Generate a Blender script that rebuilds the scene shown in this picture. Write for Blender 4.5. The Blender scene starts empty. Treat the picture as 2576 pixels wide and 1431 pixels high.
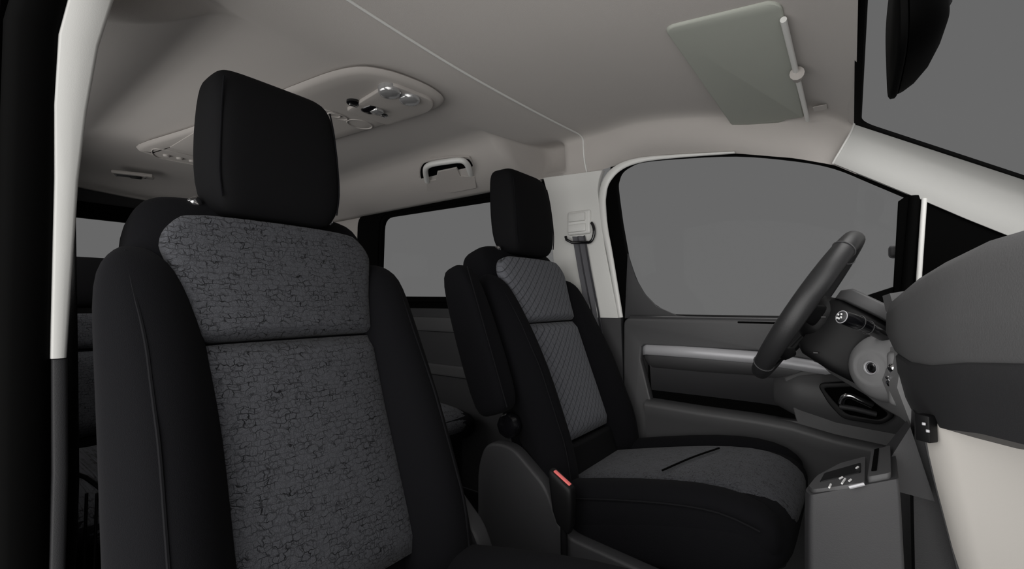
import bpy, bmesh, math, random
from mathutils import Vector, Matrix
S = bpy.context.scene
COL = S.collection
PI = math.pi
R = math.radians

# ------------------------------------------------------------------ camera model (2576 x 1431)
F, CX, CY = 1134.0, 1288.0, 715.5
CAM = Vector((.882, -.801, .83))
A, P = R(37.0), R(2.3)
_d = (-math.sin(A), math.cos(A))
FW = Vector((_d[0]*math.cos(P), _d[1]*math.cos(P), math.sin(P)))
UP = Vector((-_d[0]*math.sin(P), -_d[1]*math.sin(P), math.cos(P)))
RT = Vector((math.cos(A), math.sin(A), 0))
def at(px, py, ax, v):
    """point of a known plane (x, y or z = v) of the cabin seen at a spot of the photo"""
    r = FW + RT*((px-CX)/F) + UP*((CY-py)/F)
    i = 'xyz'.index(ax)
    return CAM + r*((v-CAM[i])/r[i])

def at_pl(px, py, p0, n):
    r = FW + RT*((px-CX)/F) + UP*((CY-py)/F)
    return CAM + r*((Vector(p0)-CAM).dot(Vector(n))/r.dot(Vector(n)))

# ------------------------------------------------------------------ materials
def sock(b, n, v):
    if n in b.inputs: b.inputs[n].default_value = v
def mat(name, col, rough=.6, spec=.4, metal=0, sheen=0, bump=0, bscale=400, var=0, coat=0, vscale=6):
    m = bpy.data.materials.new(name); m.use_nodes = True
    nt = m.node_tree; b = nt.nodes['Principled BSDF']
    b.inputs['Base Color'].default_value = (*col, 1)
    sock(b, 'Roughness', rough); sock(b, 'Specular IOR Level', spec); sock(b, 'Metallic', metal)
    sock(b, 'Sheen Weight', sheen); sock(b, 'Coat Weight', coat)
    tc = nt.nodes.new('ShaderNodeTexCoord')
    if bump:
        n = nt.nodes.new('ShaderNodeTexNoise'); n.inputs['Scale'].default_value = bscale
        n.inputs['Detail'].default_value = 3
        bp = nt.nodes.new('ShaderNodeBump'); bp.inputs['Strength'].default_value = bump
        bp.inputs['Distance'].default_value = .002
        nt.links.new(tc.outputs['Object'], n.inputs['Vector'])
        nt.links.new(n.outputs['Fac'], bp.inputs['Height'])
        nt.links.new(bp.outputs['Normal'], b.inputs['Normal'])
    if var:
        n = nt.nodes.new('ShaderNodeTexNoise'); n.inputs['Scale'].default_value = vscale
        mx = nt.nodes.new('ShaderNodeMixRGB'); mx.blend_type = 'MULTIPLY'; mx.inputs['Fac'].default_value = var
        mx.inputs['Color1'].default_value = (*col, 1)
        nt.links.new(tc.outputs['Object'], n.inputs['Vector'])
        nt.links.new(n.outputs['Color'], mx.inputs['Color2'])
        nt.links.new(mx.outputs['Color'], b.inputs['Base Color'])
    return m

M = {}
M['headliner'] = mat('headliner_cloth', (.43, .405, .385), .95, .1, bump=.15, bscale=900, sheen=.1)
M['console_trim'] = mat('roof_console_plastic', (.40, .375, .355), .6, .3, bump=.05)
M['pillar'] = mat('pale_grained_plastic', (.62, .62, .60), .55, .35, bump=.06, bscale=700)
M['pillar_shaded'] = mat('pale_plastic_shaded', (.47, .47, .455), .55, .3, bump=.06, bscale=700)  # same plastic as the other pillars, darkened in place of weaker light
M['pale_gloss'] = mat('pale_satin_plastic', (.66, .66, .64), .35, .5)
M['lower_pale'] = mat('warm_grey_plastic', (.60, .575, .54), .6, .3, bump=.05, bscale=600)
M['visor'] = mat('visor_vinyl', (.37, .385, .345), .8, .15, bump=.1, bscale=600)
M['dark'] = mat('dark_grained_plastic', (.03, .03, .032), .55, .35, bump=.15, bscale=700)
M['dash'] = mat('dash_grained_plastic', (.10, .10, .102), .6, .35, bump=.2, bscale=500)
M['knee'] = mat('knee_grained_plastic', (.19, .19, .193), .55, .35, bump=.12, bscale=600)
M['mid'] = mat('mid_grey_plastic', (.055, .055, .057), .5, .4, bump=.1, bscale=700)
M['black'] = mat('black_plastic', (.005, .005, .0055), .5, .2)
M['rubber'] = mat('black_rubber', (.0012, .0012, .0012), .8, .04)
M['gloss_black'] = mat('gloss_black', (.004, .004, .005), .18, .8)
M['quarter'] = mat('black_panel', (.0006, .0006, .0006), .6, .02)
M['silver'] = mat('silver_strip', (.42, .42, .44), .38, .5, metal=.15)
M['chrome'] = mat('chrome', (.75, .75, .76), .15, .5, metal=1)
M['fabric'] = mat('black_seat_fabric', (.0050, .0050, .0060), .9, .06, bump=.3, bscale=900, sheen=.01)
M['headfab'] = mat('black_headrest_fabric', (.0042, .0042, .0048), .8, .10, bump=.15, bscale=900)
M['pipe'] = mat('charcoal_piping', (.0065, .0065, .0075), .85, .08)
M['belt'] = mat('grey_webbing', (.10, .10, .11), .7, .3, bump=.3, bscale=600)
M['darkbelt'] = mat('black_webbing', (.012, .012, .013), .7, .3, bump=.3, bscale=600)
M['leather'] = mat('wheel_leather', (.02, .02, .021), .42, .4, bump=.12, bscale=500)
M['carpet'] = mat('black_carpet', (.008, .008, .009), .95, .05, bump=.6, bscale=400)
M['red'] = mat('red_release_button', (.95, .20, .19), .35, .4)
M['lens'] = mat('clear_lamp_lens', (.45, .45, .45), .15, .6, metal=.6)
M['engrave'] = mat('white_print', (.6, .6, .6), .5, .3)

def glass(name, tint=(1, 1, 1)):
    m = bpy.data.materials.new(name); m.use_nodes = True; nt = m.node_tree
    nt.nodes.remove(nt.nodes['Principled BSDF'])
    o = nt.nodes['Material Output']
    t = nt.nodes.new('ShaderNodeBsdfTransparent'); t.inputs['Color'].default_value = (*tint, 1)
    g = nt.nodes.new('ShaderNodeBsdfGlossy'); g.inputs['Roughness'].default_value = 0
    x = nt.nodes.new('ShaderNodeMixShader'); x.inputs['Fac'].default_value = .001
    nt.links.new(t.outputs[0], x.inputs[1]); nt.links.new(g.outputs[0], x.inputs[2])
    nt.links.new(x.outputs[0], o.inputs['Surface'])
    return m
M['glass'] = glass('window_glass')

def fabric_pattern(name, kind):
    """woven seat cloth: light thread over black gaps"""
    m = bpy.data.materials.new(name); m.use_nodes = True; nt = m.node_tree
    b = nt.nodes['Principled BSDF']; L = nt.links.new; N = nt.nodes.new
    sock(b, 'Roughness', .85); sock(b, 'Specular IOR Level', .15); sock(b, 'Sheen Weight', .06)
    tc = N('ShaderNodeTexCoord')
    sp = N('ShaderNodeSeparateXYZ'); L(tc.outputs['Object'], sp.inputs[0])
    cm = N('ShaderNodeCombineXYZ')
    if kind == 'cushion':
        L(sp.outputs['X'], cm.inputs[0]); L(sp.outputs['Y'], cm.inputs[1])
    else:
        L(sp.outputs['Y'], cm.inputs[0]); L(sp.outputs['Z'], cm.inputs[1])
    ns = N('ShaderNodeTexNoise'); ns.inputs['Scale'].default_value = 70; ns.inputs['Detail'].default_value = 2
    L(cm.outputs[0], ns.inputs['Vector'])
    sub = N('ShaderNodeVectorMath'); sub.operation = 'SUBTRACT'; sub.inputs[1].default_value = (.5, .5, .5)
    L(ns.outputs['Color'], sub.inputs[0])
    sc = N('ShaderNodeVectorMath'); sc.operation = 'SCALE'; L(sub.outputs[0], sc.inputs[0])
    add = N('ShaderNodeVectorMath'); add.operation = 'ADD'; L(cm.outputs[0], add.inputs[0]); L(sc.outputs[0], add.inputs[1])
    gaps = []
    if kind == 'brick' or kind == 'cushion':
        sc.inputs['Scale'].default_value = .016
        br = N('ShaderNodeTexBrick'); br.offset = .5
        br.inputs['Scale'].default_value = 1; br.inputs['Brick Width'].default_value = .0135
        br.inputs['Row Height'].default_value = .0085; br.inputs['Mortar Size'].default_value = .0007
        br.inputs['Mortar Smooth'].default_value = .6
        L(add.outputs[0], br.inputs['Vector']); gaps.append(br.outputs['Fac'])
        vo = N('ShaderNodeTexVoronoi'); vo.feature = 'DISTANCE_TO_EDGE'; vo.inputs['Scale'].default_value = 80
        L(add.outputs[0], vo.inputs['Vector'])
        mr = N('ShaderNodeMapRange'); mr.inputs['From Min'].default_value = 0; mr.inputs['From Max'].default_value = .05
        mr.inputs['To Min'].default_value = .8; mr.inputs['To Max'].default_value = 0
        L(vo.outputs['Distance'], mr.inputs['Value']); gaps.append(mr.outputs[0])
    else:
        sc.inputs['Scale'].default_value = .003
        for ang, w, st in ((52, .017, 1.0), (-25, .017, .6)):
            mp = N('ShaderNodeMapping'); mp.inputs['Rotation'].default_value = (0, 0, R(ang))
            L(add.outputs[0], mp.inputs['Vector'])
            s2 = N('ShaderNodeSeparateXYZ'); L(mp.outputs[0], s2.inputs[0])
            mu = N('ShaderNodeMath'); mu.operation = 'DIVIDE'; mu.inputs[1].default_value = w; L(s2.outputs['X'], mu.inputs[0])
            fr = N('ShaderNodeMath'); fr.operation = 'FRACT'; L(mu.outputs[0], fr.inputs[0])
            mr = N('ShaderNodeMapRange'); mr.inputs['From Min'].default_value = 0; mr.inputs['From Max'].default_value = .2
            mr.inputs['To Min'].default_value = st; mr.inputs['To Max'].default_value = 0
            L(fr.outputs[0], mr.inputs['Value']); gaps.append(mr.outputs[0])
    mxm = N('ShaderNodeMath'); mxm.operation = 'MAXIMUM'; L(gaps[0], mxm.inputs[0]); L(gaps[1], mxm.inputs[1])
    bn = N('ShaderNodeTexNoise'); bn.inputs['Scale'].default_value = 55; bn.inputs['Detail'].default_value = 2
    L(tc.outputs['Object'], bn.inputs['Vector'])
    bmr = N('ShaderNodeMapRange'); bmr.inputs['From Min'].default_value = .35; bmr.inputs['From Max'].default_value = .62
    bmr.inputs['To Min'].default_value = .25 if kind != 'diamond' else .7; bmr.inputs['To Max'].default_value = 1
    L(bn.outputs['Fac'], bmr.inputs['Value'])
    gm = N('ShaderNodeMath'); gm.operation = 'MULTIPLY'; L(mxm.outputs[0], gm.inputs[0]); L(bmr.outputs[0], gm.inputs[1])
    mxm = gm
    fine = N('ShaderNodeTexNoise'); fine.inputs['Scale'].default_value = 800; fine.inputs['Detail'].default_value = 2
    L(tc.outputs['Object'], fine.inputs['Vector'])
    cr = N('ShaderNodeValToRGB'); cr.color_ramp.elements[0].position = .35; cr.color_ramp.elements[1].position = .7
    g_ = {'brick': 1.42, 'diamond': 2.9, 'cushion': 1.3}[kind]
    cr.color_ramp.elements[0].color = (.026*g_, .0265*g_, .030*g_, 1); cr.color_ramp.elements[1].color = (.048*g_, .050*g_, .056*g_, 1)
    L(fine.outputs['Fac'], cr.inputs[0])
    mx = N('ShaderNodeMixRGB'); L(mxm.outputs[0], mx.inputs['Fac']); L(cr.outputs[0], mx.inputs['Color1'])
    mx.inputs['Color2'].default_value = (.004, .004, .005, 1)
    L(mx.outputs[0], b.inputs['Base Color'])
    iv = N('ShaderNodeMath'); iv.operation = 'SUBTRACT'; iv.inputs[0].default_value = 1; L(mxm.outputs[0], iv.inputs[1])
    bp = N('ShaderNodeBump'); bp.inputs['Strength'].default_value = .4; bp.inputs['Distance'].default_value = .001
    L(iv.outputs[0], bp.inputs['Height']); L(bp.outputs[0], b.inputs['Normal'])
    return m
M['brick'] = fabric_pattern('crackled_woven_cloth', 'brick')
M['diamond'] = fabric_pattern('diagonal_stitched_cloth', 'diamond')
M['cushcloth'] = fabric_pattern('cushion_woven_cloth', 'cushion')

# ------------------------------------------------------------------ helpers
def link(name, me, m, parent=None, smooth=True, kind=None):
    o = bpy.data.objects.new(name, me); COL.objects.link(o)
    if m is not None: me.materials.append(m if not isinstance(m, str) else M[m])
    if smooth and me.polygons: me.polygons.foreach_set('use_smooth', [True]*len(me.polygons))
    if parent: o.parent = parent
    if kind: o['kind'] = kind
    return o
def sharp(o, ang=35):
    """smooth shading with creases kept, as edge marks"""
    me = o.data; bm = bmesh.new(); bm.from_mesh(me)
    for e in bm.edges:
        if len(e.link_faces) == 2 and e.calc_face_angle(0) > R(ang): e.smooth = False
    bm.to_mesh(me); bm.free(); return o
def bmobj(name, bm, m, parent=None, smooth=True, kind=None, crease=40):
    bmesh.ops.recalc_face_normals(bm, faces=bm.faces)
    me = bpy.data.meshes.new(name); bm.to_mesh(me); bm.free()
    o = link(name, me, m, parent, smooth, kind)
    if crease: sharp(o, crease)
    return o
def thing(name, label, cat, loc=(0, 0, 0), group=None, kind=None):
    o = bpy.data.objects.new(name, None); COL.objects.link(o); o.location = loc
    o.empty_display_size = .05
    if kind: o['kind'] = kind
    else: o['label'] = label; o['category'] = cat
    if group: o['group'] = group
    return o
def tag(o, label, cat, group=None):
    o['label'] = label; o['category'] = cat
    if group: o['group'] = group
    return o
def loft_bm(rings, closed=True, cap=True, bm=None):
    bm = bm or bmesh.new()
    V = [[bm.verts.new(p) for p in r] for r in rings]
    n = len(V[0])
    for a, b in zip(V, V[1:]):
        for i in range(n if closed else n-1):
            j = (i+1) % n
            bm.faces.new((a[i], a[j], b[j], b[i]))
    if cap and closed:
        bm.faces.new(list(reversed(V[0]))); bm.faces.new(V[-1])
    return bm
def loft(name, rings, m, parent=None, closed=True, cap=True, sub=0, kind=None, crease=60):
    o = bmobj(name, loft_bm(rings, closed, cap), m, parent, True, kind, crease)
    if sub:
        s = o.modifiers.new('sub', 'SUBSURF'); s.levels = s.render_levels = sub
    return o
def sq(n, a, b, N=28, ca=0, cb=0, ph=0):
    """superellipse loop of N points"""
    out = []
    for i in range(N):
        t = 2*PI*i/N + ph; c, s = math.cos(t), math.sin(t)
        out.append((ca + a*math.copysign(abs(c)**(2/n), c), cb + b*math.copysign(abs(s)**(2/n), s)))
    return out
def box_bm(c, d, bev=0, seg=2, rot=None, bm=None):
    bm2 = bmesh.new()
    bmesh.ops.create_cube(bm2, size=1)
    bmesh.ops.scale(bm2, vec=d, verts=bm2.verts)
    if bev: bmesh.ops.bevel(bm2, geom=bm2.edges[:], offset=bev, segments=seg, affect='EDGES', profile=.5)
    if rot is not None: bmesh.ops.rotate(bm2, cent=(0, 0, 0), matrix=rot, verts=bm2.verts)
    bmesh.ops.translate(bm2, vec=c, verts=bm2.verts)
    if bm is None: return bm2
    me = bpy.data.meshes.new('tmp'); bm2.to_mesh(me); bm2.free(); bm.from_mesh(me); bpy.data.meshes.remove(me)
    return bm
def box(name, c, d, m, parent=None, bev=.003, seg=2, rot=None, kind=None):
    return bmobj(name, box_bm(c, d, bev, seg, rot), m, parent, True, kind)
def frame_of(t):
    t = t.normalized(); u = Vector((0, 0, 1)) if abs(t.z) < .9 else Vector((1, 0, 0))
    a = t.cross(u).normalized(); return a, t.cross(a).normalized()
def tube_bm(pts, r, N=10, bm=None, closed=False, flat=1.0, side=None):
    pts = [Vector(p) for p in pts]; bm = bm or bmesh.new(); rings = []
    n = len(pts); prev = None
    for i, p in enumerate(pts):
        t = (pts[(i+1) % n]-pts[i-1]) if closed else (pts[min(i+1, n-1)]-pts[max(i-1, 0)])
        t.normalize()
        if prev is None:
            a = side - t*side.dot(t) if side is not None else frame_of(t)[0]
        else: a = prev - t*prev.dot(t)
        a.normalize(); prev = a; b = t.cross(a)
        rr = r[i] if isinstance(r, (list, tuple)) else r
        rings.append([p + a*(rr*math.cos(2*PI*k/N)) + b*(rr*flat*math.sin(2*PI*k/N)) for k in range(N)])
    if closed: rings.append(rings[0])
    V = [[bm.verts.new(q) for q in rg] for rg in (rings[:-1] if closed else rings)]
    if closed: V.append(V[0])
    for A_, B_ in zip(V, V[1:]):
        for k in range(N):
            bm.faces.new((A_[k], A_[(k+1) % N], B_[(k+1) % N], B_[k]))
    if not closed: bm.faces.new(list(reversed(V[0]))); bm.faces.new(V[-1])
    return bm
def tube(name, pts, r, m, parent=None, N=10, closed=False, flat=1.0, side=None, kind=None, crease=50):
    return bmobj(name, tube_bm(pts, r, N, None, closed, flat, side), m, parent, True, kind, crease)
def lathe(name, prof, m, parent=None, origin=(0, 0, 0), axis=(0, 0, 1), N=32, kind=None, crease=40, scallop=0):
    """prof: (radius, height along axis)"""
    ax = Vector(axis).normalized(); a, b = frame_of(ax); o = Vector(origin); rings = []
    for r, h in prof:
        rings.append([o + ax*h + (a*math.cos(2*PI*k/N)+b*math.sin(2*PI*k/N))*(r*(1+scallop*math.cos(8*2*PI*k/N))) for k in range(N)])
    return loft(name, rings, m, parent, crease=crease, kind=kind)
def smooth_poly(pts, n=6, closed=True):
    """Catmull-Rom through 2D/3D points"""
    out = []; L = len(pts); pts = [Vector(p) for p in pts]
    rng = range(L) if closed else range(L-1)
    for i in rng:
        if closed: p0, p1, p2, p3 = pts[i-1], pts[i], pts[(i+1) % L], pts[(i+2) % L]
        else: p0, p1, p2, p3 = pts[max(i-1, 0)], pts[i], pts[i+1], pts[min(i+2, L-1)]
        for k in range(n):
            t = k/n
            out.append(.5*((2*p1)+(p2-p0)*t+(2*p0-5*p1+4*p2-p3)*t*t+(3*p1-p0-3*p2+p3)*t**3))
    if not closed: out.append(pts[-1])
    return out
def rounded(pts, r, seg=5):
    """polygon with rounded corners (r scalar or per corner)"""
    out = []; L = len(pts); pts = [Vector((p[0], p[1])) for p in pts]
    for i in range(L):
        p, a, b = pts[i], pts[i-1], pts[(i+1) % L]
        ri = r[i] if isinstance(r, (list, tuple)) else r
        u, v = (a-p), (b-p); ri = min(ri, u.length*.48, v.length*.48)
        if ri < 1e-5: out.append(p); continue
        s, e = p+u.normalized()*ri, p+v.normalized()*ri
        for k in range(seg+1):
            t = k/seg; out.append(s*(1-t)**2+p*2*t*(1-t)+e*t*t)
    return out
def plate(name, outer, holes, mapping, th, m, parent=None, bev=0, kind=None, smooth=True, crease=30):
    """flat panel with real thickness, holes cut through, mapped by mapping(a, b, depth)"""
    cu = bpy.data.curves.new(name, 'CURVE'); cu.dimensions = '2D'; cu.fill_mode = 'BOTH'
    cu.extrude = th/2; cu.bevel_depth = bev; cu.bevel_resolution = 2
    for loop in [outer]+list(holes):
        s = cu.splines.new('POLY'); s.points.add(len(loop)-1); s.use_cyclic_u = True
        for q, p in zip(s.points, loop): q.co = (p[0], p[1], 0, 1)
    t = bpy.data.objects.new('tmp', cu)
    me = bpy.data.meshes.new_from_object(t)
    bpy.data.objects.remove(t); bpy.data.curves.remove(cu)
    me.name = name; me.materials.clear()
    for v in me.vertices: v.co = mapping(v.co.x, v.co.y, v.co.z)
    bm = bmesh.new(); bm.from_mesh(me); bmesh.ops.remove_doubles(bm, verts=bm.verts, dist=1e-6)
    bmesh.ops.recalc_face_normals(bm, faces=bm.faces); bm.to_mesh(me); bm.free()
    o = link(name, me, m, parent, smooth, kind); sharp(o, crease); return o
def onY(Y, tilt=0): return lambda a, b, d: Vector((a, Y - (b-.8)*tilt + d, b))
def onX(X): return lambda a, b, d: Vector((X + d, a, b))
def onZ(Z): return lambda a, b, d: Vector((a, b, Z + d))
def xz(px, py, Y):
    q = at(px, py, 'y', Y); return (q.x, q.z)
def lerp(a, b, t): return a+(b-a)*t
def sm(a, b, x):
    t = max(0, min(1, (x-a)/(b-a))); return t*t*(3-2*t)
def interp(x, tab):
    if x <= tab[0][0]: return tab[0][1]
    for (a, u), (b, v) in zip(tab, tab[1:]):
        if x <= b: return u+(v-u)*(x-a)/(b-a)
    return tab[-1][1]

# ================================================================== THE SHELL
# ---- ceiling (headliner): one continuous moulded surface with cant rails
ZT = [(-2.3, 1.40), (-1.9, 1.435), (-1.45, 1.46), (-1.12, 1.422), (-.9, 1.428), (.11, 1.43), (.35, 1.41), (.6, 1.378), (.78, 1.355), (.84, 1.335), (.90, 1.29)]
ZE = [(-2.3, 1.31), (.1, 1.305), (.2, 1.318), (.3, 1.326), (.43, 1.311), (.61, 1.285), (.763, 1.24), (.854, 1.203), (.90, 1.17)]
YB = [(.11, .655), (.2, .63), (.3, .59), (.42, .58), (.53, .60), (.66, .655), (.78, .67), (.86, .68), (.9, .68)]
def yb(x):
    if x < .11: return lerp(.42, .655, sm(-.15, -.10, x))
    return interp(x, YB)
def ceil_section(x, th=0):
    zt, ze, y1 = interp(x, ZT), interp(x, ZE), yb(x)
    half = []
    for k in range(13):
        s = k/12; half.append((s*(y1-.035), zt - .014 + .024*s**1.6))
    a, b = Vector((y1-.035, zt+.010)), Vector((.695, ze))
    c = Vector((y1+.002, zt+.010))
    rear = 1-sm(-.15, -.10, x)
    for k in range(1, 15):
        t = k/14
        if t < .3:
            q = t/.3; e = lerp(c, b, .12)
            p = a*(1-q)**2 + c*2*q*(1-q) + e*q*q
        else:
            q = (t-.3)/.7; e = lerp(c, b, .12); p = lerp(e, b, q)
            bulge = .012*math.sin(q*PI)*(1+.3*rear)*(1-sm(.76, .86, x))
            p = p + Vector((-bulge*.7, -bulge))
        cav = sm(-.125, -.105, x)*(1-sm(-.005, .02, x))*math.sin(min(1, t*1.15)*PI)**.6 if t < .87 else 0
        p = p + Vector((.10, .035))*cav
        half.append((p.x, p.y))
    full = [(-y, z) for y, z in reversed(half[1:])] + half
    return [(x, y, z+th) for y, z in full]
xs = [-2.3+.1*k for k in range(21)] + [-.25+.02*k for k in range(19)] + [.13+.025*k for k in range(31)]
xs = sorted(set(round(x, 4) for x in xs if x <= .9)) + [.9]
xs = sorted(set(xs))
rings = []
for x in xs:
    lo = ceil_section(x); hi = ceil_section(x, .02); hi = [(a, b*1.03, c) for a, b, c in hi]
    rings.append(lo + list(reversed(hi)))
ceiling = loft('ceiling', rings, 'headliner', kind='structure', crease=70)
# seam across the roof and down to the pillar
sec = [Vector((.108, y, z-.001)) for x, y, z in ceil_section(.11)]
tube('trim_1', sec, .0035, 'pillar', kind='structure', N=8)  # pale colour stands in for the highlight along the seam
sec = [Vector((.1, y, z-.001)) for x, y, z in ceil_section(.11)]

# ---- floor
bm = box_bm((-.4, 0, -.02), (4.2, 1.5, .04)); bmobj('floor', bm, 'carpet', kind='structure')
# ---- driver's side: rear panel with window, pillar, lower trim
rw_hole = rounded([(-1.125, .86), (-.02, .845), (-.035, 1.268), (-1.11, 1.285)][::-1], [.07, .05, .05, .07])
rw_out = [(-2.3, 1.36), (.01, 1.36), (.01, .02), (-2.3, .02)]
rw_frame_out = rounded([(-1.34, .80), (.012, .80), (.012, 1.318), (-1.325, 1.314)][::-1], [.06, .01, .01, .06])
plate('wall_left', [(-2.3, .02), (-.05, .02), (-.05, .84), (0, .84), (0, .79), (-.04, .80), (-1.33, .80), (-1.33, 1.33), (-2.3, 1.33)], [], onY(.715), .02, 'headliner', kind='structure')
# darker lower half of the side wall, with its ledges
lw = thing('wall_left', '', '', kind='structure')
plate('lower_side_panel', rounded([(-2.3, .02), (.02, .02), (.02, .80), (-2.3, .80)], .004), [], onY(.705), .03, 'dark', lw, bev=.003)
plate('side_panel_ledge', rounded([(-2.2, .70), (-.06, .70), (-.06, .755), (-2.2, .755)], .01), [], onY(.69), .02, 'mid', lw, bev=.006)
plate('side_panel_ledge', rounded([(-2.2, .50), (-.06, .50), (-.06, .54), (-2.2, .54)], .01), [], onY(.688), .02, 'mid', lw, bev=.006)
w1 = thing('window_1', '', '', kind='structure')
plate('window_frame', rw_frame_out, [rw_hole], onY(.70), .014, 'rubber', w1, bev=.004)
inner = rounded([(-1.145, .845), (-.01, .83), (-.02, 1.285), (-1.13, 1.30)][::-1], [.07, .05, .05, .07])
plate('window_seal', rounded([(-1.30, .835), (.005, .828), (.005, 1.298), (-1.29, 1.30)][::-1], .06), [inner], onY(.692), .01, 'rubber', w1, bev=.003)
plate('glass_pane', rounded([(-1.2, .80), (0, .80), (0, 1.30), (-1.2, 1.30)], .02), [], onY(.722), .003, 'glass', w1)

# ---- B pillar, driver's side: pale cap above, dark foot below
bp = thing('wall_left_pillar', '', '', kind='structure'); bp.name = 'trim_2'
pil = [(-.075, 1.319), (.170, 1.305)] + [(.158, 1.275), (.152, 1.236), (.163, 1.15), (.178, 1.03), (.228, .778)] + [(.0, .778), (-.03, 1.0), (-.06, 1.27)]
hole_g = rounded([(.03, .985), (.055, .985), (.05, 1.15), (.022, 1.15)], .004)
plate('upper_cap', pil, [], onY(.69), .02, 'pillar', bp, bev=.003)
plate('lower_cap', [(.0, .775), (.238, .775), (.262, .02), (.0, .02)], [], onY(.69), .02, 'dark', bp, bev=.003)
# pale edging strip that runs round the door opening
opening = [(.61, 1.284), (.43, 1.308), (.31, 1.318), (.235, 1.305), (.188, 1.265), (.172, 1.2), (.18, 1.10), (.20, 1.0), (.238, .778)]
op = smooth_poly(opening, 5, closed=False)
wid = [(0, .003), (.2, .008), (.45, .016), (.75, .013), (1, .009)]
rr = []
for i, p in enumerate(op):
    w = interp(i/(len(op)-1), wid)
    t = (op[min(i+1, len(op)-1)]-op[max(i-1, 0)]).normalized(); nrm = Vector((-t.y, t.x))
    c3 = Vector((p.x, .682, p.y)); n3 = Vector((nrm.x, 0, nrm.y))
    rr.append([c3 + n3*(w*math.cos(2*PI*k/12)) + Vector((0, .007*math.sin(2*PI*k/12), 0)) for k in range(12)])
loft('opening_edge_strip', rr, 'pale_gloss', bp, crease=70)
# belt height plate outline and its housing
tube('adjuster_outline', [Vector((a, .679, b)) for a, b in [(.128, 1.195), (.04, 1.195), (.022, 1.18), (.018, 1.14), (.026, .995), (.036, .984), (.075, .982)]], .0016, 'black', bp, N=6)

# ---- driver's belt: guide, loop and webbing (own thing)
belt = thing('seat_belt', 'grey webbing seat belt hanging from the guide on the pale pillar beside the driver seat', 'seat belt', (.1, .68, 0))
def P3(x, y, z): return Vector((x-.1, y-.68, z))
bmobj('guide_cover', box_bm(tuple(P3(.083, .674, 1.125)), (.095, .018, .088), .008, 3), 'pale_gloss', belt)
bmobj('height_button', box_bm(tuple(P3(.078, .664, 1.145)), (.07, .014, .032), .005, 2), 'pillar', belt)
bmobj('height_button', box_bm(tuple(P3(.078, .664, 1.105)), (.075, .012, .03), .006, 2), 'pale_gloss', belt)
loop = [P3(.128+.022*math.cos(t), .660, 1.085+.038*math.sin(t)) for t in [R(a) for a in range(60, -120, -15)]]
loop += [P3(.06, .660, 1.052), P3(.035, .662, 1.065), P3(.03, .664, 1.078)]
tube('guide_loop', loop, .0055, 'gloss_black', belt)
st = []
for z, x in ((1.075, .085), (1.05, .09), (.95, .108), (.80, .137), (.6, .17), (.35, .2), (.12, .22)):
    y = .672 if z < .9 else .668
    prof = []
    for k in range(9):
        s = k/8-.5; prof.append((s*.052, -.006*math.cos(s*PI*4)))
    ring = [P3(x+a, y+b, z) for a, b in prof] + [P3(x+a, y+b+.003, z) for a, b in reversed(prof)]
    st.append(ring)
loft('webbing', st, 'belt', belt, crease=40)
bmobj('lower_anchor', box_bm(tuple(P3(.225, .668, .1)), (.05, .02, .07), .006, 2), 'black', belt)

# ---- driver's door
d1 = thing('door_1', '', '', kind='structure')
Yd = .695
Yw = .701
win_a = [(1560, 560), (1549, 475), (1551, 450), (1560, 430), (1580, 415), (1612, 403), (1700, 394), (1850, 387), (2000, 399), (2100, 418), (2200, 458), (2293, 497)]
win_b = [(2267, 718), (1950, 815), (1850, 806), (1750, 801), (1700, 795), (1640, 766), (1600, 714), (1575, 645)]
outer = [(.20, 1.32), (.33, 1.345), (.61, 1.33), (.80, 1.275), (.9, 1.23), (1.02, 1.14), (1.13, 1.05), (1.13, .02), (.26, .02), (.238, .8), (.19, 1.05), (.18, 1.2)]
win = smooth_poly([Vector(xz(*p, Yw)) for p in win_a], 4, False) + smooth_poly([Vector(xz(*p, Yw)) for p in win_b], 4, False)
plate('window_frame', outer, [win], onY(.712), .022, 'rubber', d1, bev=.003)
plate('window_pane', [(.2, .75), (1.01, .75), (1.02, 1.11), (.85, 1.22), (.6, 1.3), (.3, 1.33), (.2, 1.28)], [], onY(.726), .003, 'glass', d1)
# lower corner filler behind the curve of the glass
tri = [(.262, .99), (.285, .915), (.318, .858), (.36, .815), (.424, .787), (.48, .781), (.25, .777)]
plate('sill_corner_cover', tri, [], onY(.698), .008, 'dark', d1, bev=.002)
# main door card with the long recess and the handle bowl cut out
card = rounded([(.252, .05), (.262, .772), (1.12, .775), (1.12, .05)][::-1], [.01, .01, .02, .02])
rec = [(.308, .64), (.312, .685), (.325, .696), (.66, .697), (.80, .68), (.80, .655), (.73, .62), (.76, .50), (.345, .49)]
bowl = rounded([xz(2068, 972, .66), xz(2150, 968, .66), xz(2240, 1040, .66), xz(2215, 1056, .66), xz(2128, 1040, .66), xz(2095, 1006, .66)][::-1], .012)
plate('door_card', card, [rec, bowl], onY(.682), .022, 'mid', d1, bev=.006)
bmobj('sill_cap', box_bm((.70, .684, .775), (.86, .034, .022), .008, 3), 'dark', d1)
bmobj('sill_slot', box_bm((.72, .668, .772), (.22, .008, .007), .003, 2), 'rubber', d1)
bmobj('window_weatherstrip', box_bm((.66, .704, .786), (.74, .01, .012), .003, 2), 'black', d1)
plate('recess_liner', [(.29, .46), (.29, .71), (.84, .71), (.84, .46)], [], onY(.738), .006, 'black', d1)
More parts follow.
